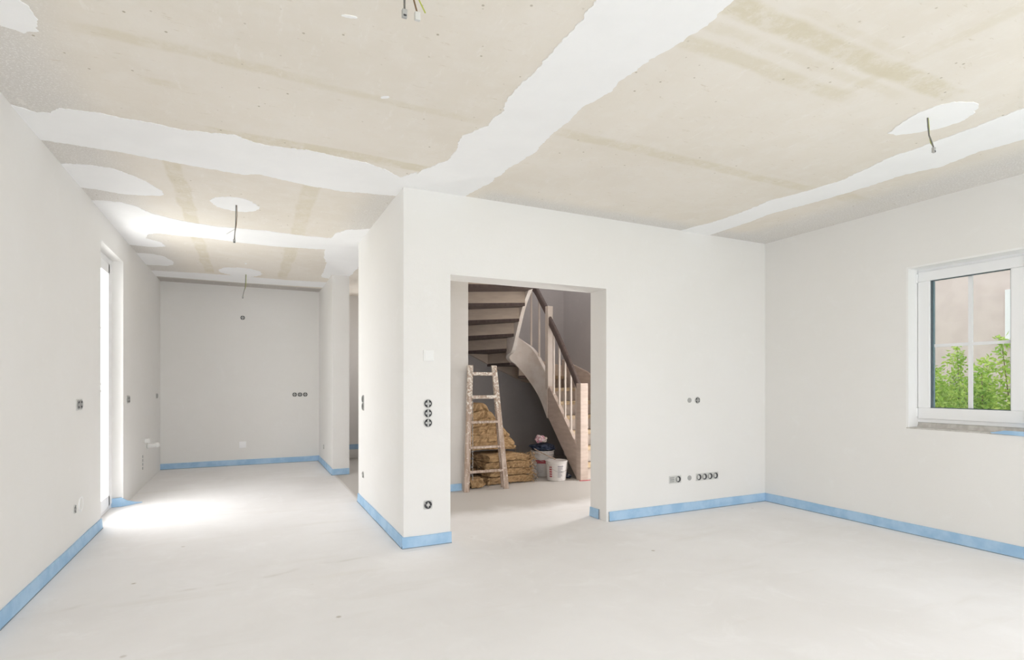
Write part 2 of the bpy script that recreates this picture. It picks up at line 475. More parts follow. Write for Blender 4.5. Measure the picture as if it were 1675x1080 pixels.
wall('wall_rear', [((XL, -2.8, 0), (-0.6, YREAR, H)), ((-0.6, -2.8, 2.4), (1.8, YREAR, H)), ((1.8, -2.8, 0), (2.45, YREAR, H)), ((2.45, -2.8, 2.4), (4.35, YREAR, H)), ((4.35, -2.8, 0), (XR, YREAR, H))], P_,
     'plastered wall behind the viewer with two tall added window openings')
wf = wall('wall_front', [((XC, Y1, 0), (1.372, Y1b, H)), ((1.372, Y1, 2.014), (2.79, Y1b, H)), ((2.79, Y1, 0), (XR, Y1b, H)), ((XC, Y1b, 0), (XCb, 5.69, H))], P_,
     'off-white wall with the wide doorway to the hall, returning into the kitchen as a pillar')
wall('wall_kitchen_back', [((XL, YK, 0), (XCb, 9.35, H))], P_, 'off-white plastered end wall of the kitchen')
wall('wall_kitchen_side', [((1.0, 7.45, 0), (XCb, YK, H))], P_, 'short off-white wall stub at the right of the kitchen end')
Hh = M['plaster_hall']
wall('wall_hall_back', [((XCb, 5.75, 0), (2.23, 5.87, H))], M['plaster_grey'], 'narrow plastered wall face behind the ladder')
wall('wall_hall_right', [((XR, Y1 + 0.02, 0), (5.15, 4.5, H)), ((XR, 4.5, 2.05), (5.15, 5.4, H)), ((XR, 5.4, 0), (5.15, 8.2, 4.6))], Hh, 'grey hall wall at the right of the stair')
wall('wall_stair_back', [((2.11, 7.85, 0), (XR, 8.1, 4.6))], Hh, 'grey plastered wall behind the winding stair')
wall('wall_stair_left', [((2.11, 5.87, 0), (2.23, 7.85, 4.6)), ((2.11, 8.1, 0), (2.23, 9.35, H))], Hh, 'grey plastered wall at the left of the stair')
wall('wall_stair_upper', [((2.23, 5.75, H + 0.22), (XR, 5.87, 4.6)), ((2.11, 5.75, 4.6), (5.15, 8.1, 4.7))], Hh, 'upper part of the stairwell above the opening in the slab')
wall('wall_store_back', [((XCb, 9.1, 0), (1.8, 9.35, H)), ((1.8, 9.1, 0), (2.06, 9.35, 1.2)), ((1.8, 9.1, 2.2), (2.06, 9.35, H)), ((2.06, 9.1, 0), (2.11, 9.35, H))], P_, 'end wall of the store room seen through the narrow gap')  # small unseen opening added for the store fill lamp

# ------------------------------------------------------------------ blue edge strips
SH = 0.078
def strip(name, runs, label, gap=True):
    """runs: (x0,y0,x1,y1,nx,ny) along a wall with outward normal n"""
    g = thing(name, (0, 0, 0), label, 'edge strip')
    g['kind'] = 'structure'
    for x0, y0, x1, y1, nx, ny in runs:
        L = math.hypot(x1 - x0, y1 - y0)
        k = max(2, int(L / 0.12))
        b = MB(); n0 = 0
        prof = [(0.0, 0.0), (0.014, 0.0), (0.011, 0.012), (0.007, SH), (0.0, SH)]
        for i in range(k + 1):
            t = i / k
            x = x0 + (x1 - x0) * t; y = y0 + (y1 - y0) * t
            wv = noise.noise(Vector((x * 2.1, y * 2.1, 3))) * 0.006
            for j, (d, z) in enumerate(prof):
                zz = z + (wv if z > 0.05 else 0)
                dd = d + (abs(wv) * 1.2 if 0 < j < 4 else 0)
                b.v.append((x + nx * dd, y + ny * dd, zz + 0.004))
        for i in range(k):
            for j in range(4):
                a = i * 5 + j
                b.f.append((a, a + 1, a + 6, a + 5))
        b.build('foam_strip', M['blue'], g)
        if gap:
            c = MB()
            lo = (min(x0, x1), min(y0, y1)); hi = (max(x0, x1), max(y0, y1))
            if nx: c.box((min(x0, x0 + nx * 0.017), lo[1], 0), (max(x0, x0 + nx * 0.017), hi[1], 0.005))
            else: c.box((lo[0], min(y0, y0 + ny * 0.017), 0), (hi[0], max(y0, y0 + ny * 0.017), 0.005))
            c.build('edge_gap', M['gapdark'], g)
    return g
strip('baseboard_left', [(XL, -1.5, XL, 5.54, 1, 0)], 'blue foam edge strip along the near left wall up to the terrace door')
strip('baseboard_right', [(XR, -2.4, XR, Y1, -1, 0)], 'blue foam edge strip along the right wall under the window')
strip('baseboard_front', [(2.815, Y1, XR, Y1, 0, -1)], 'blue foam edge strip right of the hall doorway')
strip('baseboard_pillar', [(XC - .013, Y1, 1.378, Y1, 0, -1), (XC, Y1, XC, 5.69, -1, 0)], 'blue foam edge strip round the foot of the middle pillar')
strip('baseboard_kitchen', [(XL, YK, 1.0, YK, 0, -1), (1.0, 7.45, 1.0, YK, -1, 0), (1.0 - .013, 7.45, XCb, 7.45, 0, -1)], 'blue foam edge strip along the kitchen end wall and stub')
strip('baseboard_hall', [(2.79, Y1 + 0.1, 2.79, Y1b, -1, 0), (XCb, 5.75, 2.15, 5.75, 0, -1)], 'blue foam edge strip inside the hall doorway', False)
st = thing('baseboard_store', (0, 0, 0), 'blue strip low on the end wall of the store room', 'edge strip'); st['kind'] = 'structure'
box('foam_strip', (XCb, 9.088, 0.135), (2.11, 9.1, 0.215), M['blue'], st)
st = thing('baseboard_terrace', (0, 0, 0), 'loose blue foam strip in the reveal of the terrace door', 'edge strip'); st['kind'] = 'structure'
b = MB()
pts = [(-1.20, 6.425), (-1.10, 6.43), (-1.06, 6.47), (-1.00, 6.53), (-0.955, 6.57)]
for i in range(len(pts) - 1):
    (xa, ya), (xb, yb) = pts[i], pts[i + 1]
    za = [0.085, 0.09, 0.05, 0.02, 0.008][i]; zb = [0.085, 0.09, 0.05, 0.02, 0.008][i + 1]
    n0 = len(b.v)
    b.v += [(xa, ya, 0.003), (xb, yb, 0.003), (xb, yb, zb), (xa, ya, za), (xa + .006, ya - .012, 0.003), (xb + .006, yb - .012, 0.003), (xb, yb - .008, zb), (xa, ya - .008, za)]
    b.f += [(n0 + 4, n0 + 5, n0 + 6, n0 + 7), (n0, n0 + 3, n0 + 2, n0 + 1), (n0 + 3, n0 + 7, n0 + 6, n0 + 2), (n0, n0 + 1, n0 + 5, n0 + 4)]
b.build('foam_strip', M['blue'], st)

# ------------------------------------------------------------------ window in the right wall
WX = 4.885
win = thing('window_1', (0, 0, 0), 'white window with cross-shaped glazing bars in the right wall', 'window'); win['kind'] = 'structure'
wy0, wy1, wz0, wz1 = 1.25, 2.577, 0.882, 2.125
f = MB()
t = 0.035
f.box((WX, wy0, wz0), (WX + .08, wy1, wz0 + t)).box((WX, wy0, wz1 - t), (WX + .08, wy1, wz1)).box((WX, wy0, wz0 + t), (WX + .08, wy0 + t, wz1 - t)).box((WX, wy1 - t, wz0 + t), (WX + .08, wy1, wz1 - t))
f.build('window_frame', M['pvc'], win, bevel=0.004)
def sash(y0, y1):
    z0, z1 = wz0 + 0.03, wz1 - 0.035
    a = WX - 0.014
    gy0, gy1, gz0, gz1 = y0 + 0.085, y1 - 0.085, 1.0, 2.012
    s = MB()
    s.box((a, y0, z0), (a + .075, y1, gz0)).box((a, y0, gz1), (a + .075, y1, z1)).box((a, y0, gz0), (a + .075, gy0, gz1)).box((a, gy1, gz0), (a + .075, y1, gz1))
    so = s.build('sash', M['pvc'], win, bevel=0.006)
    g = MB()
    e = 0.006
    for (p, q) in (((gy0, gz0), (gy1, gz0 + e)), ((gy0, gz1 - e), (gy1, gz1)), ((gy0, gz0), (gy0 + e, gz1)), ((gy1 - e, gz0), (gy1, gz1))):
        MB().box((a + .018, p[0], p[1]), (a + .032, q[0], q[1])).build('seal', M['seal'], so)
    sp = MB()
    for (p, q) in (((gy0 + e, gz0 + e), (gy0 + .014, gz1 - e)), ((gy1 - .014, gz0 + e), (gy1 - e, gz1 - e))):
        MB().box((a + .036, p[0], p[1]), (a + .052, q[0], q[1])).build('spacer', M['spacer'], so)
    ym = (gy0 + gy1) / 2; zm = 1.494
    br = MB()
    each('glazing_bar', [((a + .038, ym - .014, gz0), (a + .05, ym + .014, gz1)), ((a + .0385, gy0, zm - .012), (a + .0495, gy1, zm + .012))], M['bar'], so)
    each('pane', [((a + .032, gy0, gz0), (a + .036, gy1, gz1)), ((a + .052, gy0, gz0), (a + .056, gy1, gz1))], M['glass'], so)
    h = MB()
    for zc in (z0 + 0.05, z1 - 0.05):
        MB().tube([(a - .006, y1 + .002, zc - .035), (a - .006, y1 + .002, zc + .035)], 0.007, 8).build('hinge', M['pvc'], so)
sash(1.875, 2.556)
sash(1.272, 1.868)
sl = MB().box((XR + 0.004, wy0, 0.83), (WX + 0.08, wy1, 0.845)).build('window_sill', M['sillstone'], win)
MB().prism([(WX - .012, .845), (WX + .08, .845), (WX + .08, .881), (WX + .004, .881)], wy0, wy1, 'Y').build('mortar_bed', M['sillstone'], win)
MB().prism([(2.577, 2.125), (2.577, 0.846), (2.56, 0.846), (2.562, 2.11), (wy0, 2.11), (wy0, 2.125)], XR + 0.001, WX, 'X').build('reveal_lining', mat('reveal_smooth', (0.85, 0.85, 0.845), 0.85), win)
b = MB()
for i in range(10):
    y = 1.9 - i * 0.03
b.prism([(XR - .006, 1.25), (XR - .006, 2.02), (XR + .02, 2.0), (XR + .05, 1.93), (XR + .115, 1.90), (XR + .115, 1.25)], .8455, .850)
b.prism([(1.25, .815), (1.5, .822), (2.02, .842), (2.0, .852), (1.94, .866), (1.25, .868)], XR - .009, XR - .004, 'X')
b.build('sill_foil', M['blue'], win)

# ------------------------------------------------------------------ terrace door in the left wall
d1 = thing('door_1', (0, 0, 0), 'tall white glazed terrace door seen edge-on in the left wall', 'door'); d1['kind'] = 'structure'
dx0, dx1 = -1.26, -1.18
f = MB()
f.box((dx0, 5.54, 0), (dx1, 5.60, 2.38)).box((dx0, 6.38, 0), (dx1, 6.44, 2.38)).box((dx0, 5.60, 2.32), (dx1, 6.38, 2.38)).box((dx0, 5.60, 0.0), (dx1, 6.38, 0.04))
f.build('door_frame', M['pvc'], d1, bevel=0.004)
s = MB()
s.box((dx0 + .01, 5.602, 0.045), (dx1 + .012, 5.69, 2.315)).box((dx0 + .01, 6.24, 0.045), (dx1 + .012, 6.378, 2.315)).box((dx0 + .01, 5.69, 2.22), (dx1 + .012, 6.29, 2.315)).box((dx0 + .01, 5.69, 0.045), (dx1 + .012, 6.29, 0.15))
so = s.build('sash', M['pvc'], d1, bevel=0.006)
MB().box((-1.226, 5.69, .15), (-1.222, 6.29, 2.22)).build('pane', M['glass'], so)
each('glazing_bar', [((-1.232, 5.69, 1.18), (-1.216, 6.29, 1.20)), ((-1.232, 5.69, 1.7), (-1.216, 6.29, 1.72)), ((-1.232, 5.98, .15), (-1.216, 6.0, 2.22))], M['bar'], so)
h = MB().box((-1.168, 5.62, 1.02), (-1.158, 5.65, 1.16)).box((-1.158, 5.625, 1.12), (-1.13, 5.645, 1.14)).box((-1.14, 5.63, 1.12), (-1.128, 5.75, 1.138)).build('handle', M['pvc'], so)
MB().box((-1.45, 5.54, -0.001), (dx0, 6.44, 0.02)).build('threshold', M['sillstone'], d1)
# unseen openings behind and beside the viewer, added for fill light
def plain_window(name, a, b, horiz, label, bars):
    wn = thing(name, (0, 0, 0), label, 'window'); wn['kind'] = 'structure'
    (x0, y0, z0), (x1, y1, z1) = a, b
    f = MB(); t = 0.07
    if horiz:
        f.box((x0, y0, z0), (x1, y1, z0 + t)).box((x0, y0, z1 - t), (x1, y1, z1)).box((x0, y0, z0 + t), (x0 + t, y1, z1 - t)).box((x1 - t, y0, z0 + t), (x1, y1, z1 - t))
        xm = (x0 + x1) / 2; f.box((xm - .06, y0, z0 + t), (xm + .06, y1, z1 - t))
        MB().box((x0 + t, (y0 + y1) / 2, z0 + t), (x1 - t, (y0 + y1) / 2 + .004, z1 - t)).build('pane', M['glass'], wn)
    else:
        f.box((x0, y0, z0), (x1, y1, z0 + t)).box((x0, y0, z1 - t), (x1, y1, z1)).box((x0, y0, z0 + t), (x1, y0 + t, z1 - t)).box((x0, y1 - t, z0 + t), (x1, y1, z1 - t))
        ym = (y0 + y1) / 2; f.box((x0, ym - .06, z0 + t), (x1, ym + .06, z1 - t))
        MB().box(((x0 + x1) / 2, y0 + t, z0 + t), ((x0 + x1) / 2 + .004, y1 - t, z1 - t)).build('pane', M['glass'], wn)
    f.build('window_frame', M['pvc'], wn)
plain_window('added_window_2', (-0.6, -2.7, 0), (1.8, -2.62, 2.4), True, 'unseen tall glazed window added behind the viewer for light, left one', 1)
plain_window('added_window_3', (2.45, -2.7, 0), (4.35, -2.62, 2.4), True, 'unseen tall glazed window added behind the viewer for light, right one', 1)
plain_window('added_window_4', (4.9, -1.7, .4), (4.98, 0.5, 2.38), False, 'unseen wide glazed window added for light in the right wall beside the viewer', 1)
d2 = thing('door_2', (0, 0, 0), 'glazed entrance door in the hall right wall', 'door'); d2['kind'] = 'structure'
f = MB().box((4.95, 4.5, 0), (5.03, 4.6, 2.05)).box((4.95, 5.3, 0), (5.03, 5.4, 2.05)).box((4.95, 4.6, 1.95), (5.03, 5.3, 2.05)).box((4.95, 4.6, 0), (5.03, 5.3, 0.25)).build('door_frame', M['pvc'], d2)
MB().box((4.99, 4.6, .25), (4.994, 5.3, 1.95)).build('pane', M['glass'], d2)

# ------------------------------------------------------------------ electrical fittings
RZ = {'-Y': 0.0, '+X': PI / 2, '-X': -PI / 2}
def ring(b, r0, r1, y0, y1, cx=0, cz=0, seg=20):
    b.lathe([(r0, y0), (r1, y0), (r1, y1), (r0, y1), (r0, y0)], (cx, 0, cz), seg, 'Y')
def disc(b, r, y0, y1, cx=0, cz=0, seg=20):
    b.lathe([(0.0005, y1), (r, y1), (r, y0)], (cx, 0, cz), seg, 'Y')
def socket_insert(name, loc, face, label, group=None, style='insert', s=1.0):
    o = thing(name, loc, label, 'socket', RZ[face], group)
    o.scale = (s, s, s)
    if style == 'insert':
        b = MB()
        b.prism([(-.036, -.03), (-.03, -.036), (.03, -.036), (.036, -.03), (.036, .03), (.03, .036), (-.03, .036), (-.036, .03)], -0.003, 0.001, 'Y')
        b.build('mounting_plate', M['lightgrey'], o)
        b = MB(); disc(b, .033, 0, -.0045); b.build('recess', M['black'], o)
        b = MB(); ring(b, .031, .0345, -.003, -.008); b.build('box_rim', M['galv'], o)
        b = MB(); b.box((-.013, -.0105, -.009), (.013, -.0045, .009)).box((-.004, -.012, -.02), (.004, -.0045, .02)); b.build('insert_block', M['lightgrey'], o, bevel=.001)
        for cx, cz in ((-.024, .011), (.024, -.011)):
            b = MB(); disc(b, .004, -.0045, -.012, cx, cz, 10); b.build('screw', M['galv'], o)
    elif style == 'round':
        b = MB(); disc(b, .033, 0.001, -.003); b.build('recess', M['black'], o)
        b = MB(); ring(b, .029, .035, 0.001, -.006); b.build('box_rim', M['lightgrey'], o)
        b = MB(); b.box((-.02, -.010, -.008), (.02, -.003, .008)).box((-.007, -.011, -.022), (.007, -.003, .022)); b.build('insert_block', M['galv'], o, bevel=.001)
        for cz in (.026, -.026):
            b = MB(); disc(b, .004, -.003, -.0115, .0, cz, 10); b.build('screw', M['galv'], o)
    elif style == 'half':   # recess partly filled by an insert, as seen on the front wall
        b = MB(); b.prism([(-.035, -.035), (.035, -.035), (.035, .035), (-.035, .035)], -0.003, 0.001, 'Y'); b.build('mounting_plate', M['lightgrey'], o)
        b = MB(); disc(b, .029, 0, -.0045); b.build('recess', M['black'], o)
        b = MB(); ring(b, .027, .031, -.003, -.007); b.build('box_rim', M['galv'], o)
        b = MB(); b.prism([(-.02, .016), (-.004, .02), (.006, .006), (.004, -.014), (-.014, -.018), (-.022, -.004)], -0.009, -0.0045, 'Y'); b.build('insert_block', M['lightgrey'], o)
    elif style == 'terminal':
        b = MB(); b.prism([(-.035, -.035), (.035, -.035), (.035, .035), (-.035, .035)], -0.003, 0.001, 'Y'); b.build('mounting_plate', M['lightgrey'], o)
        each('contact_slot', [((-.026, -.005, .010), (.026, -.002, .024)), ((-.026, -.005, -.024), (.026, -.002, -.010)), ((-.026, -.0055, -.004), (.026, -.002, .004))], M['galv'], o)
        each('contact_pin', [((-.022 + i * .013, -.007, -.002), (-.016 + i * .013, -.0055, .002)) for i in range(4)], M['black'], o)
    return o
Yf = Y1
g1 = 'three sockets stacked on the pillar front'
socket_insert('socket_insert', (1.197, Yf, 1.046), '-Y', 'unfinished socket insert on the pillar, topmost of the stack of three', g1, 'round')
socket_insert('socket_insert', (1.197, Yf, 0.975), '-Y', 'unfinished socket insert on the pillar, middle of the stack of three', g1, 'round')
socket_insert('socket_insert', (1.197, Yf, 0.904), '-Y', 'unfinished socket insert on the pillar, lowest of the stack of three', g1, 'round')
socket_insert('socket_insert', (1.197, Yf, 0.300), '-Y', 'single socket insert with square plate low on the pillar front', None, 'insert', 0.92)
o = thing('cover_plate', (1.201, Yf, 1.40), 'white square blank cover plate high on the pillar front', 'cover plate')
MB().box((-.04, -.009, -.04), (.04, 0.001, .04)).build('frame', M['white'], o, bevel=.003)
MB().box((-.03, -.012, -.03), (.03, -.009, .03)).build('rocker', M['white'], o, bevel=.002)

o = socket_insert('socket_insert', (3.834, Yf, 1.037), '-Y', 'dark round socket insert at waist height on the front wall', None, 'round', 0.95)
def stub(loc, label):
    o = thing('box_cover', loc, label, 'cover')
    b = MB(); disc(b, .021, 0.001, -.004); b.build('cap', M['galv'], o)
    b = MB(); ring(b, .018, .023, 0.001, -.005); b.build('box_rim', M['galv'], o)
stub((3.735, Yf, 1.038), 'small grey round cover beside the waist-high socket on the front wall')
stub((3.735, Yf, 0.309), 'small grey round cover between the low socket groups on the front wall')
socket_insert('network_socket', (3.523, Yf, 0.308), '-Y', 'light grey data socket low on the front wall, left of its dark neighbour', None, 'terminal')
socket_insert('socket_insert', (3.597, Yf, 0.308), '-Y', 'dark socket insert low on the front wall, right beside the data socket', None, 'half')
for i, (x, word) in enumerate(((3.852, 'leftmost'), (3.923, 'second from the left'), (3.994, 'third from the left'), (4.065, 'rightmost'))):
    socket_insert('socket_insert', (x, Yf, 0.308), '-Y', 'low socket insert near the right corner, %s of the row of four' % word, 'row of four low sockets', 'half')
for i, (x, word) in enumerate(((0.646, 'left'), (0.722, 'middle'), (0.798, 'right'))):
    socket_insert('socket_insert', (x, YK, 1.03), '-Y', 'socket insert on the kitchen end wall, %s one of three' % word, 'three kitchen sockets', 'round', 1.05)
socket_insert('socket_insert', (-0.065, YK, 2.164), '-Y', 'lone round socket high on the kitchen end wall', None, 'round', 1.0)
o = thing('patch_cover', (-0.065, YK, 0.30), 'white filler-covered box low on the kitchen end wall', 'cover')
MB().box((-.045, -.006, -.045), (.045, 0.001, .045)).build('plate', M['skim'], o, bevel=.002)
def double_box(loc, face, label, group=None, s=1.0):
    o = thing('double_socket_box', loc, label, 'socket', RZ[face], group)
    o.scale = (s, s, s)
    MB().box((-.075, -.004, -.04), (.075, .001, .04)).build('mounting_plate', M['lightgrey'], o)
    for cx in (-.036, .036):
        b = MB(); disc(b, .030, 0, -.006, cx); b.build('recess', M['black'], o)
        b = MB(); ring(b, .028, .033, -.003, -.010, cx); b.build('box_rim', M['galv'], o)
        MB().box((cx - .018, -.013, -.010), (cx + .018, -.006, .010)).build('insert_block', M['galv'], o)
double_box((XL, 4.888, 1.043), '+X', 'double socket insert on the left wall, nearest the viewer')
double_box((XL, 6.669, 1.033), '+X', 'double socket insert just past the terrace door')
double_box((XL, 8.606, 1.032), '+X', 'small double socket insert at the far end of the left wall', None, .9)
socket_insert('socket_insert', (XL, 4.78, 0.315), '+X', 'dark socket hole low on the left wall before the terrace door', None, 'round', 0.9)
o = thing('patch_cover', (XL, 4.93, 0.32), 'round filler-covered box beside the low socket on the left wall', 'cover', PI / 2)
b = MB(); disc(b, .05, 0.001, -.004); b.build('plate', M['plaster'], o)
b = MB(); ring(b, .048, .053, 0.001, -.006); b.build('rim', M['skim'], o)
socket_insert('socket_insert', (1.0, 8.353, 0.279), '-X', 'low socket insert on the side of the kitchen wall stub', None, 'insert', 0.9)
o = thing('switch_stack', (XC, 5.43, 1.008), 'tall grey stack of inserts near the rear edge of the pillar side', 'socket', -PI / 2)
MB().box((-.036, -.004, -.075), (.036, .001, .075)).build('mounting_plate', M['galv'], o)
for cz in (-.036, .036):
    b = MB(); disc(b, .030, 0, -.006, 0, cz); b.build('recess', M['black'], o)
    b = MB(); ring(b, .028, .033, -.003, -.011, 0, cz); b.build('box_rim', M['galv'], o)
socket_insert('socket_insert', (XC, 5.43, 0.308), '-X', 'low socket insert near the rear edge of the pillar side', None, 'insert', 0.9)
# pipes in the kitchen
o = thing('pipe_stub', (XL, 7.7, 0.50), 'white plastic waste pipe stub low on the left wall in the kitchen', 'pipe')
b = MB(); b.tube([(-.01, 0, .02), (.05, 0, .02)], .028, 14); b.build('upper_stub', M['white'], o, smooth=False)
b = MB(); b.tube([(-.01, .12, -.05), (.07, .12, -.05), (.10, .14, -.045)], .024, 14).tube([(.085, .13, -.048), (.115, .15, -.045)], .030, 14); b.build('waste_pipe', M['white'], o)
b = MB(); b.tube([(-.01, .12, -.05), (.012, .12, -.05)], .036, 14); b.build('collar', M['lightgrey'], o)
o = thing('wall_slit', (XL, 7.526, 0.29), 'thin row of dark slots low on the left wall under the pipe stub', 'pipe outlet')
for k in range(4):
    MB().box((-.002, -.012, -.085 + k * .045), (.006, .012, -.055 + k * .045)).build('slot', M['galv'], o)

# ceiling cables
def cable(name, x, y, z_end, dx, dy, label, two=False, branch=False):
    o = thing(name, (x, y, H), label, 'cable')
    L = z_end - H
    pts = [(0, 0, 0.01), (dx * .1, dy * .1, L * .3), (dx * .25, dy * .3, L * .6), (dx * .7, dy * .7, L * .82), (dx, dy, L)]
    MB().tube(pts, .0035, 6).build('wire', M['cable'], o)
    p2 = [(.006, 0, 0.01), (dx * .1 + .009, dy * .1, L * .3), (dx * .2 + .004, dy * .3, L * .6), (dx * .75, dy * .7 + .006, L * .82), (dx + .003, dy, L)]
    MB().tube(p2, .0025, 6).build('wire', M['ygwire'] if (two or not branch) else M['brownwire'], o)
    b = MB().box((dx - .009, dy - .007, L - .026), (dx + .009, dy + .007, L + .002)); b.build('connector', M['galv'], o, bevel=.002)
    MB().box((dx - .005, dy - .0085, L - .024), (dx + .005, dy - .007, L - .018)).build('connector_slot', M['black'], o)
    if two:
        MB().tube([(.02, 0, .01), (.028, 0, L * .5), (.045, .0, L * .95)], .003, 6).build('wire', M['brownwire'], o)
        MB().tube([(.024, 0, .01), (.045, 0, L * .5), (.075, .0, L * .9)], .0025, 6).build('wire', M['ygwire'], o)
        MB().box((.036, -.007, L - .022), (.056, .007, L + .006)).build('connector', M['lightgrey'], o, bevel=.002)
    if branch:
        MB().tube([(dx * .6, dy * .6, L * .7), (dx - .04, dy, L * .82), (dx - .055, dy, L * .86)], .002, 6).build('wire', M['lightgrey'], o)
cable('ceiling_cable', 0.492, 1.88, 2.492, 0.0, 0, 'lamp cable with two grey connectors at the top edge of the picture', two=True)
cable('ceiling_cable', 3.28, 1.674, 2.46, 0.04, -0.01, 'bent lamp cable hanging from the white ceiling patch at the right')
cable('ceiling_cable', -0.083, 4.886, 2.34, -0.012, 0, 'nearer of the two thin lamp cables hanging in the kitchen', branch=True)
cable('ceiling_cable', -0.0215, 7.93, 2.33, -0.035, 0, 'farther of the two thin lamp cables in the kitchen, near the end wall')

# ------------------------------------------------------------------ staircase
R_ = 0.188
stair = thing('staircase', (0, 0, 0), 'winding wooden staircase with dark handrail rising behind the hall doorway', 'staircase')
I = {1: (3.76, 5.79), 2: (3.76, 5.98), 3: (3.76, 6.17), 4: (3.76, 6.37), 5: (3.76, 6.57), 6: (3.755, 6.76), 7: (3.74, 6.98), 8: (3.60, 7.20), 9: (3.44, 7.20), 10: (3.31, 6.97),
     11: (3.275, 6.72), 12: (3.275, 6.56), 13: (3.275, 6.39), 14: (3.275, 6.15), 15: (3.275, 5.98)}
O = {1: (4.75, 5.75), 2: (4.75, 6.0), 3: (4.75, 6.26), 4: (4.75, 6.54), 5: (4.75, 6.86), 6: (4.75, 7.26), 7: (4.45, 7.85), 8: (3.90, 7.85), 9: (3.36, 7.85), 10: (2.93, 7.85),
     11: (2.50, 7.85), 12: (2.23, 7.50), 13: (2.23, 6.95), 14: (2.23, 6.50), 15: (2.23, 6.15)}
CORN = {6: (4.75, 7.85), 11: (2.23, 7.85)}
for k in range(1, 15):
    poly = [I[k], O[k]] + ([CORN[k]] if k in CORN else []) + [O[k + 1], I[k + 1]]
    # nosing: push front edge a little against climbing direction
    d = (Vector(I[k]) - Vector(I[k + 1])).normalized() * 0.035
    d2 = (Vector(O[k]) - Vector(O[k + 1])).normalized() * 0.035
    pn = [tuple(Vector(I[k]) + d), tuple(Vector(O[k]) + (d2 if k not in (1,) else d))] + poly[2:]
    pn = [(min(max(x, 2.235), 4.745), min(y, 7.845)) for x, y in pn]
    MB().prism(pn, k * R_ - 0.04, k * R_).build('tread', M['dark'], stair)
for k in range(1, 16):
    a = Vector(I[k]); c = Vector(O[k])
    n_ = (c - a).normalized(); n_ = Vector((-n_.y, n_.x)) * 0.009
    z0 = (k - 1) * R_ + (0.0 if k > 1 else 0.001); z1 = k * R_ - 0.041
    MB().prism([tuple(a - n_), tuple(c - n_), tuple(c + n_), tuple(a + n_)], z0, z1).build('riser', M['riser'] if k < 8 else M['tan'], stair)
for k in range(1, 8):
    a = Vector(I[k]); c = Vector(O[k])
    d = (Vector(I[k]) - Vector(I[k + 1])).normalized()
    a2 = a + d * 0.042; c2 = c + d * 0.042
    a3 = a - d * 0.10; c3 = c - d * 0.10
    c2.x = c3.x = 4.74
    MB().prism([tuple(a2), tuple(c2), tuple(c3), tuple(a3)], k * R_ - 0.042, k * R_ + 0.006).build('tread_cover', M['cover'], stair)
def stringer(name, path, m, th=0.05):
    b = MB(); n = len(path)
    pts = [Vector((p[0], p[1], 0)) for p in path]
    for i, p in enumerate(path):
        d = (pts[min(i + 1, n - 1)] - pts[max(i - 1, 0)]).normalized()
        sd = Vector((d.y, -d.x, 0)) * th / 2
        for s_ in (-1, 1):
            q = pts[i] + sd * s_
            b.v += [(q.x, q.y, p[2]), (q.x, q.y, p[3])]
    for i in range(n - 1):
        a = i * 4; c = a + 4
        b.f += [(a, a + 1, c + 1, c), (a + 2, c + 2, c + 3, a + 3), (a, c, c + 2, a + 2), (a + 1, a + 3, c + 3, c + 1)]
    b.f += [(0, 2, 3, 1), ((n - 1) * 4, (n - 1) * 4 + 1, (n - 1) * 4 + 3, (n - 1) * 4 + 2)]
    return b.build(name, m, stair)
LOW = [(3.735, 5.80, 0.0, .39), (3.735, 5.87, .05, .47), (3.735, 6.025, .205, .64), (3.735, 6.26, .44, .89), (3.735, 6.55, .74, 1.19), (3.735, 6.60, .86, 1.10)]
stringer('stringer', LOW, M['pine'])
UP = [(3.728, 6.56, .72, 1.30), (3.728, 6.74, .95, 1.48), (3.72, 6.88, 1.09, 1.62), (3.70, 7.0, 1.2, 1.72), (3.65, 7.12, 1.33, 1.80), (3.58, 7.18, 1.42, 1.87), (3.50, 7.19, 1.49, 1.93), (3.42, 7.17, 1.53, 2.0),
      (3.35, 7.08, 1.57, 2.1), (3.31, 6.95, 1.60, 2.2), (3.30, 6.78, 1.66, 2.3), (3.30, 6.63, 1.92, 2.45), (3.30, 6.47, 2.2, 2.62), (3.30, 6.31, 2.38, 2.8), (3.30, 6.05, 2.62, 3.05), (3.30, 5.90, 2.75, 3.15)]
def dens(path, n=4):
    out = []
    P = [Vector(p) for p in path]
    for i in range(len(P) - 1):
        p0 = P[max(i - 1, 0)]; p1 = P[i]; p2 = P[i + 1]; p3 = P[min(i + 2, len(P) - 1)]
        for j in range(n):
            t = j / n
            out.append(tuple(0.5 * ((2 * p1) + (p2 - p0) * t + (2 * p0 - 5 * p1 + 4 * p2 - p3) * t * t + (3 * p1 - p0 - 3 * p2 + p3) * t ** 3)))
    out.append(tuple(P[-1]))
    return out
up = stringer('curved_stringer', dens(UP), M['pale'])
up['label'] = 'curved pale inner stringer winding round the well'
# wall stringers
b = MB().prism([(5.9, 0.0), (5.78, 0.0), (5.74, .35), (6.2, .75), (6.6, 1.08), (7.1, 1.38), (7.845, 1.6), (7.845, 1.15), (7.2, 0.95), (6.6, .62)], 4.71, 4.745, 'X')
b.build('wall_stringer', M['pine'], stair)
MB().prism([(4.70, 1.12), (4.0, 1.22), (3.4, 1.48), (2.9, 1.72), (2.27, 1.98), (2.27, 2.4), (2.9, 2.12), (3.4, 1.9), (4.0, 1.62), (4.70, 1.5)], 7.81, 7.845, 'Y').build('wall_stringer', M['tan'], stair)
MB().prism([(7.80, 1.98), (7.4, 2.1), (6.9, 2.3), (6.4, 2.52), (5.95, 2.7), (5.95, 3.1), (6.4, 2.95), (7.0, 2.68), (7.80, 2.42)], 2.235, 2.27, 'X').build('wall_stringer', M['tan'], stair)
MB().box((3.69, 5.70, 0), (3.80, 5.80, 1.20)).build('newel_post', M['pine'], stair, bevel=.004)
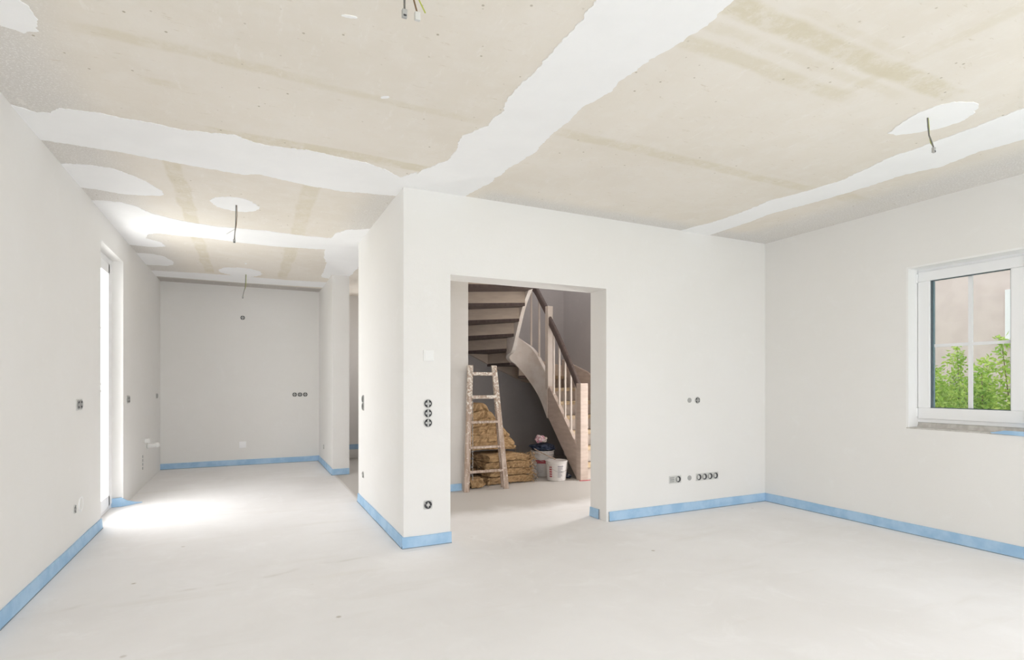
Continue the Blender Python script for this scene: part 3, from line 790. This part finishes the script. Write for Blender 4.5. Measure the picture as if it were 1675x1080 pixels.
MB().box((3.695, 6.525, 1.13), (3.775, 6.60, 2.26)).build('newel_post', M['riser'], stair, bevel=.004)
# handrails
h1 = [(3.735, 5.80, 1.155), (3.735, 5.95, 1.36), (3.735, 6.1, 1.55), (3.735, 6.3, 1.80), (3.735, 6.53, 2.06)]
MB().sweep(dens(h1, 3), .05, .12).build('handrail', M['dark'], stair)
h2 = [(3.735, 6.60, 2.19), (3.735, 6.78, 2.38), (3.73, 6.95, 2.56), (3.66, 7.12, 2.72), (3.50, 7.20, 2.86), (3.36, 7.1, 3.0), (3.30, 6.9, 3.15), (3.30, 6.5, 3.45)]
MB().sweep(dens(h2, 3), .05, .12).build('handrail', M['dark'], stair)
def interp(path, y, iz):
    for i in range(len(path) - 1):
        y0, y1 = path[i][1], path[i + 1][1]
        if y0 <= y <= y1:
            t = (y - y0) / (y1 - y0)
            return path[i][iz] + (path[i + 1][iz] - path[i][iz]) * t
    return path[-1][iz]
sY, cY = math.sin(YAW), math.cos(YAW)
for px in (906, 915, 924.5, 934, 943, 869, 882):
    r = (px - 837.5) / 895.6
    y = 3.735 * (-r * sY + cY) / (r * cY + sY)
    if y < 6.52:
        lo = interp(LOW, y, 3) - .02; hi = interp(h1, y, 2) - .04
    else:
        lo = interp(UP, min(y, 7.1), 3) - .03; hi = interp(h2, min(y, 7.1), 2) - .04
    MB().box((3.724, y - .011, lo), (3.746, y + .011, hi)).build('baluster', M['riser'], stair)

# ------------------------------------------------------------------ ladder
def splash_wood():
    m = mat('paint_splashed_wood', (0.42, 0.33, 0.27), 0.75)
    n = N(m)
    a = n.mix(n.ramp(n.noise(5, 5, 0.6, n.scaled((8, 8, 1))), 0.35, 0.65), (0.34, 0.25, 0.19), (0.52, 0.42, 0.36))
    z = n.xyz()[2]
    thr = n.ramp(z, 0.5, 1.25, 0.60, 0.50)
    d = n.math('SUBTRACT', n.noise(38, 5, 0.75), thr)
    a = n.mix(n.ramp(d, -0.02, 0.05), a, (0.72, 0.68, 0.62))
    n.color(a)
    n.bump(n.noise(40, 4), 0.3, 0.004)
    return m
M['splash'] = splash_wood()
lad = thing('stepladder', (2.4, 5.64, 0), 'folded wooden painter stepladder with paint splashes leaning by the hall pier', 'ladder')
def beam(b, p, q, wx, wy):
    p = Vector(p); q = Vector(q)
    n0 = len(b.v)
    for r in (p, q):
        for sx, sy in ((-1, -1), (1, -1), (1, 1), (-1, 1)):
            b.v.append((r.x + sx * wx / 2, r.y + sy * wy / 2, r.z))
    b.f += [(n0, n0 + 3, n0 + 2, n0 + 1), (n0 + 4, n0 + 5, n0 + 6, n0 + 7)] + [(n0 + i, n0 + (i + 1) % 4, n0 + 4 + (i + 1) % 4, n0 + 4 + i) for i in range(4)]
    return b
# local coordinates, z up; leans slightly back (+Y)
def lp(x, z, dy=0.0):   # rail lean
    return (x, 0.035 * z + dy, z)
Lx0, Lx1 = -0.232, -0.168   # left rail bottom / top
Rx0, Rx1 = 0.250, 0.118
ZT = 1.40
beam(MB(), lp(Lx0, 0.0), lp(Lx1, ZT), .060, .032).build('rail', M['splash'], lad, bevel=.004)
beam(MB(), lp(Rx0, 0.0), lp(Rx1, ZT), .060, .032).build('rail', M['splash'], lad, bevel=.004)
for z in (0.215, 0.485, 0.765, 1.045, 1.305):
    xl = Lx0 + (Lx1 - Lx0) * z / ZT; xr = Rx0 + (Rx1 - Rx0) * z / ZT
    hgt = .026 if z < 0.9 else .038
    b = MB().box((xl + .02, 0.035 * z - .022, z - hgt / 2), (xr + .005, 0.035 * z + .022, z + hgt / 2))
    b.build('rung', M['splash'], lad, bevel=.003)
# rear folding frame
lb = (0.05, 0.085)
r = beam(MB(), (Lx0 + .055, .10, 0.0), (Lx1 + .03, .092, 1.36), .03, .028).build('support_rail', M['splash'], lad, bevel=.003)
r = beam(MB(), (Rx0 - .0, .10, 0.0), (Rx1 + .01, .092, 1.36), .03, .028).build('support_rail', M['splash'], lad, bevel=.003)
MB().tube([(Lx1, .03, 1.33), (Lx1 + .02, .10, 1.33)], .008, 8).build('hinge', M['galv'], lad)
MB().tube([(Rx1, .03, 1.33), (Rx1, .10, 1.33)], .008, 8).build('hinge', M['galv'], lad)
b = MB()
for i in range(26):
    z = 1.0 - i * .034
    b.tube([(Lx0 + .085 + .004 * math.sin(i), .03, z), (Lx0 + .085 - .004 * math.sin(i), .032, z - .03)], .004, 5)
b.build('chain', M['galv'], lad)['kind'] = 'stuff'

# ------------------------------------------------------------------ insulation bundles
def straw():
    m = mat('mineral_wool', (0.42, 0.28, 0.15), 0.95)
    n = N(m)
    a = n.mix(n.ramp(n.noise(6, 5, 0.7, n.scaled((1, 1, 14))), 0.3, 0.7), (0.30, 0.185, 0.095), (0.50, 0.34, 0.18))
    a = n.mix(n.ramp(n.noise(60, 4, 0.8, n.scaled((1, 1, 2))), 0.5, 0.7, 0, 0.6), a, (0.62, 0.45, 0.26))
    n.color(a)
    n.bump(n.noise(90, 5, 0.8), 0.8, 0.01)
    return m
M['straw'] = straw()
def batt(parent, c, sx, sy, th, rz, seed, sag=0.0, droop=0.0):
    """one thick fibrous sheet: a subdivided slab with frayed sides"""
    nx, ny, nz = 22, 12, 4
    b = MB(); idx = {}
    ca, sa = math.cos(rz), math.sin(rz)
    def vert(i, j, k):
        if (i, j, k) in idx: return idx[(i, j, k)]
        u = i / nx * 2 - 1; v = j / ny * 2 - 1; w_ = k / nz * 2 - 1
        x = u * sx / 2; y = v * sy / 2; z = w_ * th / 2 * (1 - .08 * max(abs(u), abs(v)) ** 6)
        q = Vector((x * 9 + seed, y * 9, z * 20 + seed))
        fr = noise.noise(q) * .02 + noise.noise(q * 3.1) * .022
        if i in (0, nx): x += fr * 1.8 + .008 * math.cos(w_ * 1.6) * (1 if u > 0 else -1)
        if j in (0, ny): y += fr + .006 * math.cos(w_ * 1.6) * (1 if v > 0 else -1)
        z += noise.noise(q * .6) * .008 - sag * (u * u) * .5 - (droop * max(0, u - .3) ** 2)
        X = c[0] + x * ca - y * sa; Y = c[1] + x * sa + y * ca
        idx[(i, j, k)] = len(b.v); b.v.append((X, Y, max(c[2] + z, 0.002)))
        return idx[(i, j, k)]
    for i in range(nx):
        for j in range(ny):
            for k in (0, nz):
                b.f.append((vert(i, j, k), vert(i + 1, j, k), vert(i + 1, j + 1, k), vert(i, j + 1, k)))
    for i in range(nx):
        for k in range(nz):
            for j in (0, ny):
                b.f.append((vert(i, j, k), vert(i + 1, j, k), vert(i + 1, j, k + 1), vert(i, j, k + 1)))
    for j in range(ny):
        for k in range(nz):
            for i in (0, nx):
                b.f.append((vert(i, j, k), vert(i, j + 1, k), vert(i, j + 1, k + 1), vert(i, j, k + 1)))
    return b.build('batt', M['straw'], parent, smooth=False)
def fray(parent, seed, box_, n=120):
    rnd = random.Random(seed); b = MB()
    for i in range(n):
        x = rnd.uniform(box_[0], box_[1]); y = rnd.uniform(box_[2], box_[3]); z = rnd.uniform(box_[4], box_[5])
        d = Vector((rnd.gauss(0, .03), rnd.gauss(-.01, .02), rnd.gauss(-.01, .025)))
        p = Vector((x, y, z)); q = p + d
        q.z = max(q.z, .004); p.z = max(p.z, .004)
        b.tube([p, (p + q) / 2 + Vector((0, 0, .004)), q], [.003, .003, .001], 3, False)
    o = b.build('loose_fibre', M['straw'], parent); o['kind'] = 'stuff'
low = thing('insulation_bundle', (2.78, 6.1, 0), 'lower stack of straw-coloured mineral wool batts on the floor behind the ladder', 'insulation')
for i in range(4):
    batt(low, (0.02 - .012 * i + (0.02 if i % 2 else 0), 0.0, .055 + i * .088), .60 - .01 * i, .42, .082, .06 * (i % 2) + 0.10, 11 + i * 3.7, .01, .06 if i == 3 else .02)
fray(low, 5, (.30, .37, -.25, -.1, .02, .36), 220)
fray(low, 6, (-.28, .3, -.27, -.23, .02, .38), 200)
upb = thing('insulation_bundle', (2.68, 6.22, 0.40), 'upper slumped pile of brown mineral wool batts resting on the lower stack', 'insulation')
for i in range(6):
    batt(upb, (-0.015 - .012 * i - .004 * i * i, 0.0, .055 + i * .092), .58 - .024 * i - .008 * i * i, .42 - .02 * i, .098, -.04 + .03 * (i % 3), 31 + i * 2.9, .015 + .01 * i, .12 + .03 * i)
sm = thing('insulation_offcut', (2.35, 5.84, 0), 'small cut-off piece of mineral wool on the floor between the ladder rails', 'insulation', -0.5)
batt(sm, (0, 0, .062), .13, .14, .115, .5, 77)

# ------------------------------------------------------------------ buckets and clutter
def bucket(name, loc, r, h, label, tilt=0.0, band=None, fill=True):
    o = thing(name, loc, label, 'bucket')
    b = MB()
    b.lathe([(.001, .002), (r * .84, .002), (r * .86, .008), (r * .97, h * .86), (r, h * .87), (r, h * .90), (r * .975, h * .905), (r * .985, h - .01), (r * 1.04, h - .008), (r * 1.04, h), (r * .96, h), (r * .82, .014), (.001, .014)], seg=36)
    b.build('bucket_body', M['bucket'], o, smooth=False)
    if fill:
        MB().lathe([(.001, h * .80), (r * .935, h * .80)], seg=36).build('dried_filler', M['skim'], o)
    pts = []
    for i in range(17):
        a = PI * i / 16
        pts.append((r * 1.03 * math.cos(a), -r * .98 * math.sin(a) * .86 - .012, h * .88 - .10 * math.sin(a)))
    MB().tube(pts, .0028, 6).build('handle', M['galv'], o)
    return o
def bmat():
    m = mat('dirty_white_bucket', (0.70, 0.67, 0.66), 0.45)
    n = N(m)
    n.color(n.mix(n.ramp(n.noise(14, 5, 0.7), 0.52, 0.68, 0, 0.7), (0.70, 0.675, 0.665), (0.50, 0.46, 0.43)))
    return m
M['bucket'] = bmat()
M['red'] = mat('label_red', (0.42, 0.10, 0.12), 0.6)
M['ink'] = mat('label_ink', (0.30, 0.29, 0.33), 0.6)
def curved_panel(b, r0, r1, z0, z1, a0, a1, off, n=6):
    n0 = len(b.v)
    for i in range(n + 1):
        a = a0 + (a1 - a0) * i / n
        for z, r in ((z0, r0), (z1, r1)):
            b.v.append(((r + off) * math.cos(a), (r + off) * math.sin(a), z))
    for i in range(n):
        k = n0 + i * 2
        b.f.append((k, k + 2, k + 3, k + 1))
fb = bucket('bucket', (3.455, 5.885, 0), .135, .245, 'nearer white plastic bucket with faded red label beside the newel post')
vc = math.atan2(-5.885, -3.455)
rr = lambda z, r, h: r * (.86 + .11 * z / (h * .86)) + .0012
b = MB()
for i in range(5):
    curved_panel(b, rr(.05 + i * .028, .135, .245), rr(.068 + i * .028, .135, .245), .05 + i * .028, .068 + i * .028, vc - .75, vc - .45, .001)
b.build('label_red_print', M['red'], fb)['kind'] = 'stuff'
b = MB()
for i in range(9):
    z = .05 + i * .014
    curved_panel(b, rr(z, .135, .245), rr(z + .006, .135, .245), z, z + .006, vc + .12, vc + (.62 if i % 3 else .45), .001)
curved_panel(b, rr(.178, .135, .245), rr(.19, .135, .245), .178, .19, vc + .12, vc + .68, .001)
b.build('label_print', M['ink'], fb)['kind'] = 'stuff'
rb = bucket('bucket', (3.47, 6.27, 0), .150, .33, 'farther white bucket with a red band, heaped with bags, under the stair', fill=True)
b = MB(); curved_panel(b, rr(.17, .15, .33), rr(.215, .15, .33), .17, .215, vc - 1.2, vc + 1.2, .0015, 20)
b.build('label_red_print', M['red'], rb)
def lump(parent, name, c, rx, ry, rz, m, seed, amp=.25, floorz=None):
    bm = bmesh.new(); bmesh.ops.create_icosphere(bm, subdivisions=4, radius=1)
    for v in bm.verts:
        n_ = noise.noise(v.co * 1.6 + Vector((seed, 0, 0))) * amp + abs(noise.noise(v.co * 4.3 + Vector((0, seed, 0)))) * amp * .7
        v.co *= 1 + n_
        v.co = Vector((v.co.x * rx + c[0], v.co.y * ry + c[1], v.co.z * rz + c[2]))
        if floorz is not None: v.co.z = max(v.co.z, floorz)
    me = bpy.data.meshes.new(name); bm.to_mesh(me); bm.free()
    me.materials.append(m)
    o = bpy.data.objects.new(name, me); COL.objects.link(o)
    if parent: o.parent = parent
    return o
M['bagdark'] = mat('dark_blue_bag', (0.035, 0.05, 0.09), 0.35)
M['pink'] = mat_noise('pink_white_packet', (0.55, 0.22, 0.30), (0.70, 0.62, 0.64), 25, 0.5)
M['film'] = mat_noise('grey_crumpled_film', (0.22, 0.23, 0.25), (0.42, 0.42, 0.43), 18, 0.3)
bag = thing('plastic_bag', (3.47, 6.27, 0.332), 'dark blue plastic bag slumped over the rim of the farther bucket', 'bag')
lump(bag, 'bag_body', (0, 0, .035), .165, .15, .045, M['bagdark'], 3, .3)
pk = thing('packet', (3.42, 6.24, 0.44), 'crumpled pink and white packet on top of the dark bag', 'packet')
lump(pk, 'packet_body', (0, 0, .04), .06, .05, .045, M['pink'], 9, .5)
lump(pk, 'packet_flap', (.06, .0, .03), .035, .03, .03, M['riser'], 19, .6)
stk = thing('mixing_stick', (3.35, 6.0, 0.30), 'thin wooden stick lying across the rim of the nearer bucket', 'stick')
MB().tube([(-.08, .12, .07), (.0, .02, .012), (.10, -.10, -.045)], [.007, .007, .009], 8).build('stick', M['splash'], stk)
film = thing('crumpled_film', (3.22, 6.12, 0), 'grey crumpled plastic film on the floor between insulation and buckets', 'plastic film')
lump(film, 'film_lump', (0, 0, .11), .065, .07, .13, M['film'], 5, .6, .002)
lump(film, 'film_lump', (.02, .1, .07), .07, .07, .09, M['film'], 15, .6, .002)
tb = thing('tool_bag', (3.645, 6.0, 0), 'small dark bag on the floor at the foot of the newel post', 'bag')
lump(tb, 'bag_body', (0, 0, .03), .05, .11, .032, M['bagdark'], 8, .4, .002)
lump(tb, 'buckle', (.0, -.10, .035), .014, .014, .02, M['lightgrey'], 2, .3, .002)
rc = thing('red_cord', (3.75, 5.68, 0), 'short piece of red tape on the floor in front of the newel post', 'tape')
MB().tube([(-.09, .0, .004), (-.03, -.012, .004), (.04, -.012, .004), (.10, .0, .004)], .004, 6).build('tape', mat('red_tape', (.6, .04, .08), .5), rc)

# ------------------------------------------------------------------ outside
M['render_pink'] = mat_noise('pink_house_render', (0.70, 0.60, 0.565), (0.65, 0.55, 0.52), 4, 0.95, 0.4, 25)
M['grass'] = mat_noise('lawn', (0.10, 0.22, 0.04), (0.17, 0.30, 0.06), 3, 0.9)
gr = struct(box('ground', (-14, -14, -0.6), (16, 18, -0.3), M['grass']), 'green lawn around the house', 'ground')
gb = thing('neighbour_house', (9.5, 3, -0.3), 'pink rendered neighbouring house outside the window', 'house')
MB().box((0, -8, 0), (5, 3.87 - 3 - .9, 6)).box((0, 3.87 - 3, 0), (5, 7, 6)).box((0, -.03, 0), (5, .87, 2.1)).box((0, -.03, 2.8), (5, .87, 6)).build('facade', M['render_pink'], gb)
nw = MB().box((-.03, -.03, 2.1), (.10, .03, 2.8)).box((-.03, .80, 2.1), (.10, .87, 2.8)).box((-.03, .03, 2.1), (.10, .80, 2.17)).box((-.04, .03, 2.66), (.10, .80, 2.8)).build('window_frame', M['pvc'], gb)
MB().box((-.035, .03, 2.60), (.08, .80, 2.66)).build('shutter_box', M['white'], nw)
MB().box((.06, .03, 2.17), (.08, .80, 2.60)).build('pane', mat_noise('curtained_glass', (0.42, 0.38, 0.38), (0.5, 0.46, 0.45), 8, .2), nw)
MB().box((-.08, -.05, 2.04), (.1, .90, 2.10)).build('window_ledge', M['lightgrey'], gb)
MB().prism([(-.4, 6), (5.4, 6), (2.5, 8.2)], -8.4, 7.4, 'Y').build('roof', mat('tile_red', (.35, .12, .08), .8), gb)
def leafmat():
    m = mat('shrub_leaves', (0.2, 0.42, 0.05), 0.5)
    n = N(m)
    n.color(n.mix(n.ramp(n.noise(9, 3, .6), .35, .65), (0.24, 0.48, 0.07), (0.66, 0.80, 0.20)))
    t = m.node_tree
    tr = n.new('ShaderNodeBsdfTranslucent'); tr.inputs['Color'].default_value = (.45, .65, .08, 1)
    mx = n.new('ShaderNodeMixShader'); mx.inputs[0].default_value = .35
    out = [q for q in t.nodes if q.type == 'OUTPUT_MATERIAL'][0]
    t.links.new(n.b.outputs[0], mx.inputs[1]); t.links.new(tr.outputs[0], mx.inputs[2]); t.links.new(mx.outputs[0], out.inputs[0])
    return m
M['leaf'] = leafmat()
M['twig'] = mat('twig', (.22, .15, .08), .9)
def shrub(loc, r, h, n, label, seed, shoots=()):
    rnd = random.Random(seed)
    o = thing('garden_shrub', loc, label, 'shrub', 0, 'shrubs outside the window')
    b = MB()
    def leaf(p, s):
        d = Vector((rnd.gauss(0, 1), rnd.gauss(0, 1), rnd.gauss(.2, .8))).normalized()
        sd = d.orthogonal().normalized(); sd.rotate(Matrix.Rotation(rnd.uniform(0, 6.28), 3, d))
        nn = d.cross(sd)
        q = [p, p + d * s * .5 + sd * s * .24 + nn * s * .06, p + d * s, p + d * s * .5 - sd * s * .24 + nn * s * .06]
        n0 = len(b.v); b.v += [tuple(x) for x in q]
        b.f += [(n0, n0 + 1, n0 + 2), (n0, n0 + 2, n0 + 3)]
    tw = MB()
    br = []
    for i in range(26):
        a = rnd.uniform(0, 6.28); rad = r * math.sqrt(rnd.random()); hh = h * rnd.uniform(.75, 1.05) * (1 - .25 * (rad / r) ** 2)
        p0 = Vector((rnd.uniform(-.1, .1), rnd.uniform(-.1, .1), 0)); p1 = Vector((rad * math.cos(a), rad * math.sin(a), hh))
        br.append((p0, p1)); tw.tube([p0, (p0 + p1) / 2 + Vector((p1.x * .25, p1.y * .25, 0)), p1], [.010, .007, .003], 5)
    for (dx, dy, hh) in shoots:
        p0 = Vector((dx * .5, dy * .5, 0)); p1 = Vector((dx, dy, hh)); br.append((p0, p1))
        tw.tube([p0, p1], [.009, .003], 5)
        for k in range(int(190 * hh)):
            t = rnd.uniform(.5, 1.0); p = p0.lerp(p1, t) + Vector((rnd.gauss(0, .035), rnd.gauss(0, .035), rnd.gauss(0, .02)))
            leaf(p, rnd.uniform(.04, .07))
    for i in range(n):
        p0, p1 = rnd.choice(br[:26]); t = rnd.uniform(.62, 1.06) if rnd.random() < .8 else rnd.uniform(.15, .6)
        p = p0.lerp(p1, t) + Vector((p1.x * .25 * math.sin(t * PI), p1.y * .25 * math.sin(t * PI), 0)) + Vector((rnd.gauss(0, .07), rnd.gauss(0, .07), rnd.gauss(0, .06)))
        leaf(p, rnd.uniform(.035, .07))
    f = b.build('foliage', M['leaf'], o); f['kind'] = 'stuff'
    tw.build('stems', M['twig'], o)
shrub((6.9, 3.66, -0.3), .34, 1.60, 11500, 'leafy green shrub at the left side of the window view', 21, ((0.0, -.05, 1.7), (.1, .2, 1.62)))
shrub((7.95, 3.56, -0.3), .42, 1.70, 11500, 'dense green shrub behind the middle glazing bar', 22, ((-.1, .12, 1.95), (.1, -.1, 1.8)))
shrub((6.9, 2.45, -0.3), .34, 1.62, 11500, 'green shrub with tall shoots at the right side of the window view', 23, ((-.15, .34, 1.96), (-.05, .05, 1.75)))
